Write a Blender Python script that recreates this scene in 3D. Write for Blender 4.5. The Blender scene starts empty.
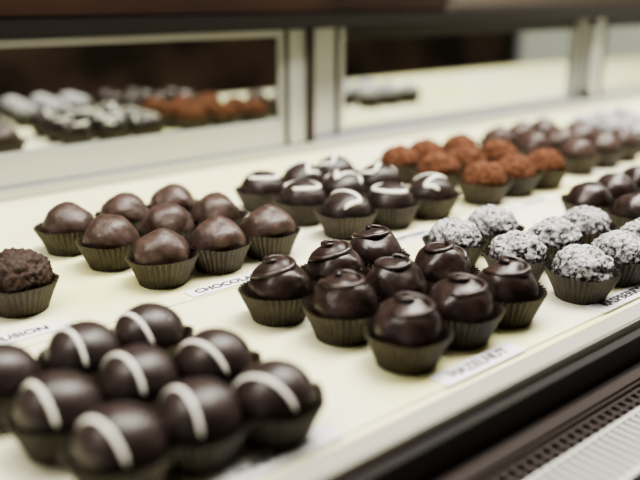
import bpy, bmesh, math, random
from mathutils import Vector, Matrix, noise
random.seed(7)
C=bpy.context.scene.collection
# World axes: X runs along the display case, Y runs from the customer side to the mirror doors, Z=0 is the tray surface.
# positions in millimetres on the tray
G={
'A':[(97,216),(126,214),(156,209),(91,252),(123,253),(155,248),(83,290),(117,289),(148,290)],
'C':[(226,298),(236,259),(238,219),(265,299),(272,260),(276,220),(301,305),(308,260),(313,221)],
'B':[(190,474),(198,429),(207,383),(231,474),(238,431),(245,383),(269,476),(276,433),(284,384)],
'E':[(129,395),(112,437)],
'D':[(346,474),(348,428),(350,383),(388,476),(390,431),(391,381),(427,482),(431,434),(432,379)],
'F':[(495,472),(496,428),(495,379),(536,478),(538,433),(537,380),(582,476),(583,432),(577,379)],
'G':[(652,484),(648,438),(648,391),(694,486),(692,438),(694,392),(735,486),(735,441),(737,396)],
'H':[(809,482),(800,441),(791,400),(850,483),(843,442),(835,401),(892,484),(886,443),(878,402)],
'I':[(359,294),(366,253),(370,213),(400,297),(407,255),(410,214),(446,258),(449,218)],
'J':[(506,292),(502,253),(547,296),(545,259),(504,214),(545,219),(587,298),(586,259)]}
SC={'A':1.02,'C':1.05,'B':1.08,'E':1.04,'D':1.12,'F':1.14,'G':1.10,'H':1.06,'I':1.02,'J':1.04}
P=[];K=[]
for k,l in G.items():
    for q in l: P.append((q[0]/1000,q[1]/1000)); K.append(k)
LAB=[(.2345,.3545,'CHOCOLATE'),(.112,.361,'INFUSION'),(.262,.1965,'HAZELNUT'),(.382,.350,'ESPRESSO'),(.524,.350,'COCOA'),(.386,.1965,'RASPBERRY'),(.147,.1965,'CARAMEL'),(.67,.352,'TRUFFLE')]

# ---------- materials ----------
def mat(name,col,rough=.5,metal=0,spec=.5,noise_s=None,col2=None,bump=0,bs=300,lo=.4,hi=.6,nz=0):
    m=bpy.data.materials.new(name); m.use_nodes=True
    nt=m.node_tree; b=nt.nodes['Principled BSDF']
    b.inputs['Base Color'].default_value=(*col,1); b.inputs['Roughness'].default_value=rough
    b.inputs['Metallic'].default_value=metal; b.inputs['Specular IOR Level'].default_value=spec
    tc=nt.nodes.new('ShaderNodeTexCoord')
    if noise_s:
        n=nt.nodes.new('ShaderNodeTexNoise'); n.inputs['Scale'].default_value=noise_s; n.inputs['Detail'].default_value=6; n.inputs['Roughness'].default_value=.65 if nz else .5
        r=nt.nodes.new('ShaderNodeValToRGB'); r.color_ramp.elements[0].position=lo; r.color_ramp.elements[1].position=hi
        r.color_ramp.elements[0].color=(*col,1); r.color_ramp.elements[1].color=(*col2,1)
        nt.links.new(tc.outputs['Object'],n.inputs['Vector'])
        if nz:   # powder settles on upward-facing surface
            sx=nt.nodes.new('ShaderNodeSeparateXYZ'); nt.links.new(tc.outputs['Normal'],sx.inputs[0])
            ma=nt.nodes.new('ShaderNodeMath'); ma.operation='MULTIPLY_ADD'; ma.inputs[1].default_value=nz
            nt.links.new(sx.outputs[2],ma.inputs[0]); nt.links.new(n.outputs['Fac'],ma.inputs[2]); nt.links.new(ma.outputs[0],r.inputs['Fac'])
        else: nt.links.new(n.outputs['Fac'],r.inputs['Fac'])
        nt.links.new(r.outputs['Color'],b.inputs['Base Color'])
    if bump:
        n=nt.nodes.new('ShaderNodeTexNoise'); n.inputs['Scale'].default_value=bs; n.inputs['Detail'].default_value=4
        bp=nt.nodes.new('ShaderNodeBump'); bp.inputs['Strength'].default_value=bump; bp.inputs['Distance'].default_value=.001
        nt.links.new(tc.outputs['Object'],n.inputs['Vector']); nt.links.new(n.outputs['Fac'],bp.inputs['Height'])
        nt.links.new(bp.outputs['Normal'],b.inputs['Normal'])
    return m
M_cup=mat('cup_paper',(.026,.019,.014),.5,noise_s=200,col2=(.045,.034,.025))
M_dark=mat('dark_chocolate',(.019,.012,.011),.38,spec=.45,noise_s=120,col2=(.032,.021,.019),bump=.25,bs=180)
M_dark2=mat('swirl_chocolate',(.019,.011,.010),.31,spec=.48,noise_s=150,col2=(.038,.024,.021),bump=.4,bs=200)
M_milk=mat('milk_chocolate',(.042,.025,.020),.42,spec=.42,noise_s=150,col2=(.078,.048,.040),bump=.5,bs=250)
M_ice=mat('white_icing',(.86,.83,.76),.5)
M_cocoa=mat('cocoa_powder',(.075,.030,.017),.95,spec=.1,noise_s=300,col2=(.165,.078,.046),bump=.6,bs=900)
M_sugar=mat('powdered_sugar',(.035,.026,.026),.9,spec=.2,noise_s=480,col2=(.66,.66,.68),bump=.9,bs=900,lo=.45,hi=.70,nz=.11)
M_shave=mat('chocolate_shavings',(.020,.011,.008),.6,spec=.3,noise_s=450,col2=(.06,.034,.025),bump=1,bs=800)
M_tray=mat('tray_cream',(.82,.79,.60),.4,noise_s=7,col2=(.80,.78,.44),lo=.35,hi=.65)
M_liner=mat('liner_paper',(.84,.82,.65),.42,noise_s=8,col2=(.79,.79,.38),lo=.40,hi=.68)
M_alu=mat('brushed_aluminium',(.50,.51,.51),.35,.6)
M_white=mat('white_metal',(.42,.42,.40),.4,.3)
M_mirror=mat('mirror',(.72,.75,.70),.012,1)
M_steel=mat('steel_lip',(.58,.56,.50),.3,.5)
M_blk=mat('black_trim',(.012,.010,.010),.35)
M_rail=mat('rail_metal',(.07,.058,.055),.28,.6)
M_wood=mat('dark_wood',(.016,.009,.007),.35,noise_s=6,col2=(.034,.017,.012))
M_beige=mat('beige_paint',(.50,.43,.33),.8)
M_brown=mat('brown_wall',(.05,.034,.026),.8,noise_s=2.5,col2=(.20,.13,.095))
M_floor=mat('floor_tile',(.08,.06,.05),.4,noise_s=3,col2=(.12,.09,.07))
M_label=mat('label_card',(.84,.85,.88),.35)
M_ink=mat('ink',(.03,.03,.04),.6)

def obj(name,bm,mats,smooth=True):
    me=bpy.data.meshes.new(name); bm.to_mesh(me); bm.free()
    for m in mats: me.materials.append(m)
    if smooth:
        for p in me.polygons: p.use_smooth=True
    o=bpy.data.objects.new(name,me); C.objects.link(o); return o
def addbox(bm,a0,a1,b0,b1,z0,z1,mi=0):
    vs=[bm.verts.new(p) for p in [(a0,b0,z0),(a1,b0,z0),(a1,b1,z0),(a0,b1,z0),(a0,b0,z1),(a1,b0,z1),(a1,b1,z1),(a0,b1,z1)]]
    for f in [(0,3,2,1),(4,5,6,7),(0,1,5,4),(1,2,6,5),(2,3,7,6),(3,0,4,7)]:
        bm.faces.new([vs[i] for i in f]).material_index=mi
def box(name,r,m,bev=0,parent=None):
    bm=bmesh.new(); addbox(bm,*r)
    if bev: bmesh.ops.bevel(bm,geom=bm.edges[:],offset=bev,segments=2,affect='EDGES')
    o=obj(name,bm,[m],False)
    if parent: o.parent=parent
    return o

# ---------- truffle parts ----------
def cup(bm,seed,R=.0187,H=.0155):
    pl=38; N=pl*5; rows=8; rb=R*.68
    rings=[]
    for j in range(rows+1):
        s=j/rows; z=H*s; r0=rb+(R-rb)*(s**1.15); amp=.0003+.0009*s
        ring=[]
        for i in range(N):
            a=2*math.pi*i/N
            w=noise.noise(Vector((math.cos(a)*1.5+seed*7,math.sin(a)*1.5,s)))
            r=r0+amp*math.cos(pl*a)+.0016*w*s
            zz=z+(.0016*w+.0002*math.cos(pl*a))*s**3
            ring.append(bm.verts.new((r*math.cos(a),r*math.sin(a),zz)))
        rings.append(ring)
    for j in range(rows):
        for i in range(N):
            bm.faces.new((rings[j][i],rings[j][(i+1)%N],rings[j+1][(i+1)%N],rings[j+1][i])).material_index=0
    bm.faces.new(list(reversed(rings[0]))).material_index=0
def ball(bm,seed,r,cz,sz=1.0,n1=.0,f1=90,n2=0,f2=300,sub=4,peak=0,twist=0):
    g=bmesh.ops.create_icosphere(bm,subdivisions=sub,radius=1)
    for v in g['verts']:
        d=v.co.normalized()
        rr=r*(1+n1*noise.noise(d*f1*.01+Vector((seed*5,0,0)))+n2*(noise.noise(d*f2*.01+Vector((0,seed*9,0)))))
        if twist:   # spiral folds gathering at the top
            pol=math.acos(max(-1,min(1,d.z)))
            if pol<1.5:
                q=math.sin(pol/1.5*math.pi)
                rr*=1+twist*q*math.cos(2*math.atan2(d.y,d.x)-4.2*pol+seed)
        p=d*rr
        if d.z>.7: p.z+=peak*((d.z-.7)/.3)**2
        v.co=Vector((p.x,p.y,p.z*sz+cz))
    for v in g['verts']:
        for f in v.link_faces: f.material_index=1
def tube(bm,pts,rad,mi,nrm,flat=1.0,sides=8):
    rings=[]; n=len(pts)
    for i,p in enumerate(pts):
        t=(pts[min(i+1,n-1)]-pts[max(i-1,0)]).normalized()
        s=t.cross(nrm[i]).normalized(); up=s.cross(t).normalized()
        k=min(1,.35+.2*min(i,n-1-i))
        rings.append([bm.verts.new(p+s*rad*k*math.cos(2*math.pi*q/sides)+up*rad*flat*k*math.sin(2*math.pi*q/sides)) for q in range(sides)])
    for i in range(n-1):
        for q in range(sides):
            bm.faces.new((rings[i][q],rings[i][(q+1)%sides],rings[i+1][(q+1)%sides],rings[i+1][q])).material_index=mi
    bm.faces.new(rings[0][::-1]).material_index=mi; bm.faces.new(rings[-1]).material_index=mi
def onball(xs,r,cz,sz):
    P=[];Nn=[]
    for x,y in xs:
        z=math.sqrt(max(.02,1-x*x-y*y)); P.append(Vector((x*r,y*r,z*r*sz+cz))); Nn.append(Vector((x,y,z/sz)).normalized())
    return P,Nn
VAR={}
def variants(key,fn,n,mats,name,R=.0187):
    l=[]
    for s in range(n):
        bm=bmesh.new(); cup(bm,s+ord(key)*.3,R); fn(bm,s)
        bmesh.ops.recalc_face_normals(bm,faces=bm.faces[:])
        me=bpy.data.meshes.new(name); bm.to_mesh(me); bm.free()
        for m in mats: me.materials.append(m)
        for p in me.polygons: p.use_smooth=True
        l.append(me)
    VAR[key]=(l,name)
front=Vector((-.6486,-.7611,0)); side=Vector((.7611,-.6486,0))
def fA(bm,s):
    r,cz,sz=.0156,.0148,.92; ball(bm,s,r,cz,sz,.04,120)
    tilt=math.radians([34,28,38,31][s]); az=math.radians([-36,-42,-32,-38][s])
    ax=side*math.cos(az)+Vector((-side.y,side.x,0))*math.sin(az)
    fw=Vector((ax.y,-ax.x,0))
    if fw.dot(front)<0: fw=-fw
    top=(Vector((0,0,1))*math.cos(tilt)+fw*math.sin(tilt))
    pts=[];nn=[]
    for i in range(41):
        a=math.radians(-80+158*i/40)
        d=(top*math.cos(a)+ax*math.sin(a)+fw*.38*(1-math.cos(a))-fw*.12*math.cos(2*a)).normalized()
        pts.append(Vector((d.x*r,d.y*r,d.z*r*sz+cz))); nn.append(d)
    tube(bm,pts,.00090,2,nn,.5)
def fC(bm,s):
    r,cz,sz=.0153,.0150,.97; ball(bm,s,r,cz,sz,.07,140,.012,400,twist=.035,sub=5)
    # piped curl that starts on the shoulder and winds into an open ring on top
    pts=[];nn=[]
    for i in range(56):
        t=i/55; a=t*math.radians(440)+s*1.3; q=.60*(1-t)**1.2+.22
        x=q*math.cos(a)+.06; y=q*math.sin(a)-.04
        z=math.sqrt(max(.02,1-x*x-y*y))
        pts.append(Vector((x*r,y*r,z*r*sz+cz+.0002+.0008*t))); nn.append(Vector((x,y,z)).normalized())
    tube(bm,pts,.0015,1,nn,.75,10)
def fB(bm,s): ball(bm,s,.0150,.0150,.92,.12,130,.03,450,peak=.0008)
def fE(bm,s): ball(bm,s,.0162,.0168,.90,.08,200,.13,1100,sub=5)
def fD(bm,s):
    r,cz,sz=.0156,.0140,.86; ball(bm,s,r,cz,sz,.06,120)
    xs=[]
    for i in range(81):
        t=i/80
        if s==0:   # S curve
            y=-.90+1.8*t; x=.60*math.sin(t*2*math.pi)*math.sqrt(max(.05,1-y*y*.9))
        elif s==1: # open loop
            a=-.6+t*5.4; x=.66*math.cos(a); y=.70*math.sin(a)
        else:      # zigzag
            y=-.88+1.76*t; x=.62*(2/math.pi)*math.asin(math.sin(t*3*math.pi))*math.sqrt(max(.05,1-y*y*.9))
        xs.append((x,y))
    P_,N_=onball(xs,r*1.02,cz,sz); tube(bm,P_,.0015,2,N_,.55)
def fF(bm,s): ball(bm,s,.0154,.0150,.88,.10,170,.07,700,sub=5)
def fI(bm,s): ball(bm,s,.0155,.0150,.86,.12,200,.08,700,sub=5)
def fJ(bm,s): ball(bm,s,.0156,.0148,.90,.08,150,.02,400,twist=.02)
variants('A',fA,4,[M_cup,M_dark,M_ice],'striped_dark_truffle',.0180)
variants('C',fC,4,[M_cup,M_dark2],'swirl_top_truffle')
variants('B',fB,4,[M_cup,M_milk],'milk_chocolate_truffle')
variants('E',fE,2,[M_cup,M_shave],'shaved_chocolate_truffle')
variants('D',fD,3,[M_cup,M_dark,M_ice],'zigzag_iced_truffle')
variants('F',fF,4,[M_cup,M_cocoa],'cocoa_dusted_truffle')
variants('I',fI,4,[M_cup,M_sugar],'powdered_sugar_truffle')
VAR['H']=VAR['I']
variants('J',fJ,4,[M_cup,M_dark2],'dark_chocolate_truffle')
VAR['G']=VAR['B']
for i,(k,p) in enumerate(zip(K,P)):
    l,name=VAR[k]; me=l[(i*5+i//3)%len(l)]
    o=bpy.data.objects.new(name,me); C.objects.link(o)
    o.location=(p[0],p[1],.0012); o.scale=(SC[k],)*3
    o.rotation_euler[2]=random.uniform(-.2,.2) if k=='A' else random.uniform(0,6.28)

# ---------- case ----------
AL,AR=-.6,3.2
box('display_tray',(AL,AR,.1872,.631,-.012,0),M_tray,.001)
bm=bmesh.new()
addbox(bm,-.3,1.4,.192,.3465,.0001,.001)
addbox(bm,-.3,1.4,.3475,.598,.0001,.001)
obj('tray_liner_paper',bm,[M_liner],False)
rail=bpy.data.objects.new('front_rail',None); C.objects.link(rail)
box('steel_lip',(AL,AR,.176,.187,-.02,.0012),M_steel,.0008,rail)
box('dark_face',(AL,AR,.170,.1758,-.06,-.004),M_blk,0,rail)
box('rail_bar',(AL,AR,.1585,.1698,-.06,-.018),M_rail,.0015,rail)
grille=bpy.data.objects.new('air_vent_grille',None); C.objects.link(grille)
bm=bmesh.new(); a=-.3
while a<1.2:
    addbox(bm,a,a+.0022,.147,.158,-.024,-.0215); a+=.006
addbox(bm,AL,AR,.1565,.158,-.03,-.0212); addbox(bm,AL,AR,.1515,.1525,-.03,-.0212)
o=obj('slot_bars',bm,[M_rail],False); o.parent=grille
bm=bmesh.new(); a=-.3
while a<1.2:
    addbox(bm,a,a+.0025,.123,.147,-.026,-.020); a+=.005
addbox(bm,AL,AR,.145,.147,-.03,-.0195); addbox(bm,AL,AR,.121,.1235,-.03,-.0195);addbox(bm,AL,AR,.1235,.145,-.034,-.028)
o=obj('white_fins',bm,[M_white],False); o.parent=grille
box('trough',(AL,AR,.10,.158,-.06,-.0345),M_blk,0,grille)
box('outer_edge',(AL,AR,.07,.1208,-.0344,-.024),M_rail,.001,grille)
box('display_case_body',(AL,AR,.08,.72,-1.0,-.061),M_wood)

box('trim_1',(AL,AR,.632,.70,-.012,.009),M_alu,.001)
def door(a0,a1,b,sl,sr,zb,zt,mt):
    e=bpy.data.objects.new('sliding_mirror_door',None); C.objects.link(e)
    z0,z1=.0093,.127
    box('bottom_rail',(a0,a1,b,b+.012,z0,zb),M_alu,.0012,e)
    box('top_rail',(a0,a1,b,b+.012,zt,z1),mt,.0012,e)
    box('stile_near',(a0,a0+sl,b-.0005,b+.0125,z0+.0003,z1),M_alu,.0015,e)
    box('stile_far',(a1-sr,a1,b-.0005,b+.0125,z0+.0003,z1),M_alu,.0015,e)
    for x in (a0+sl*.82,a1-sr*.82):
        box('stile_bead',(x-.002,x+.002,b-.003,b-.0006,z0+.0003,z1-.001),M_rail,.0005,e)
    box('mirror_pane',(a0+sl,a1-sr,b+.004,b+.008,zb,zt),M_mirror,0,e)
door(-.5,.527,.640,.03,.033,.037,.120,M_alu)
door(.5275,1.079,.656,.068,.030,.016,.112,M_blk)
door(1.08,2.4,.640,.030,.03,.025,.114,M_blk)
box('trim_2',(.5275,.533,.633,.6525,.0093,.127),M_rail,.001)
# upper tier
box('upper_shelf',(AL,AR,.625,1.0,.1275,.142),M_blk,.001)
box('dark_wood_panel',(AL,.74,.635,.66,.1422,.32),M_wood,.002)
cu=bpy.data.curves.new('iron_scroll_ornament','CURVE'); cu.dimensions='3D'; cu.bevel_depth=.0016; cu.materials.append(M_blk)
sp=cu.splines.new('POLY'); sp.points.add(47)
for i in range(48):
    t=i/47; a=t*7.5; r=.003+.013*t
    sp.points[i].co=(.757+r*math.cos(a+1.4),.645,.1612+r*math.sin(a+1.4),1)
o=bpy.data.objects.new('iron_scroll_ornament',cu); C.objects.link(o)
# room
box('wall_back',(-4,9,1.8,1.9,-1,1.6),M_beige)
box('wall_front',(-4,9,-2.6,-2.5,-1,1.6),M_brown)
box('floor',(-4,9,-2.5,1.8,-1.1,-1.0),M_floor)
box('ceiling',(-4,9,-2.6,1.9,1.6,1.7),M_beige)
wm=bpy.data.materials.new('window_daylight'); wm.use_nodes=True
b=wm.node_tree.nodes['Principled BSDF']; b.inputs['Base Color'].default_value=(.6,.62,.55,1)
b.inputs['Emission Color'].default_value=(.75,.76,.62,1); b.inputs['Emission Strength'].default_value=.5
w=bpy.data.objects.new('window_1',None); C.objects.link(w)
box('pane',(5.3,8.5,-2.499,-2.49,-.8,1.0),wm,0,w)
for i,a in enumerate((5.25,6.3,7.4,8.5)): box('mullion',(a,a+.06,-2.499,-2.45,-.85,1.05),M_alu,0,w)
# labels
for x,y,s in LAB:
    e=bpy.data.objects.new('name_label',None); C.objects.link(e); e.location=(x,y,.0011)
    bm=bmesh.new(); addbox(bm,-.028,.028,-.0055,.0055,0,.0006); o=obj('card',bm,[M_label],False); o.parent=e
    cu=bpy.data.curves.new('lettering','FONT'); cu.body=s; cu.size=.0078; cu.extrude=.00008; cu.offset=.00012; cu.align_x='CENTER'; cu.align_y='CENTER'
    cu.materials.append(M_ink); t=bpy.data.objects.new('lettering',cu); C.objects.link(t); t.parent=e; t.location=(0,0,.0008)

# ---------- lights ----------
def area(n,loc,sx,sy,pw,col,rot=(0,0,0)):
    l=bpy.data.lights.new(n,'AREA'); l.shape='RECTANGLE'; l.size=sx; l.size_y=sy; l.energy=pw; l.color=col
    o=bpy.data.objects.new(n,l); o.location=loc; o.rotation_euler=rot; C.objects.link(o)
area('case_strip_light',(.7,.38,.72),2.4,.10,26,(1,.96,.86))
area('ceiling_light',(.9,.2,1.5),1.2,.5,42,(1,.96,.87))
W=bpy.data.worlds.new('World'); bpy.context.scene.world=W; W.use_nodes=True
W.node_tree.nodes['Background'].inputs[0].default_value=(1,.98,.95,1); W.node_tree.nodes['Background'].inputs[1].default_value=1.0
bpy.context.scene.view_settings.look='AgX - Medium High Contrast'
# ---------- camera ----------
cam=bpy.data.cameras.new('Camera'); co=bpy.data.objects.new('Camera',cam); C.objects.link(co)
cam.sensor_width=36; cam.lens=43.9; cam.clip_start=.01
co.location=(0,0,.16)
th=math.atan(245/780)
fwd=Vector((.6486*math.cos(th),.7611*math.cos(th),-math.sin(th)))
co.rotation_euler=fwd.to_track_quat('-Z','Y').to_euler()
cam.dof.use_dof=True; cam.dof.focus_distance=.435; cam.dof.aperture_fstop=4.0
bpy.context.scene.camera=co
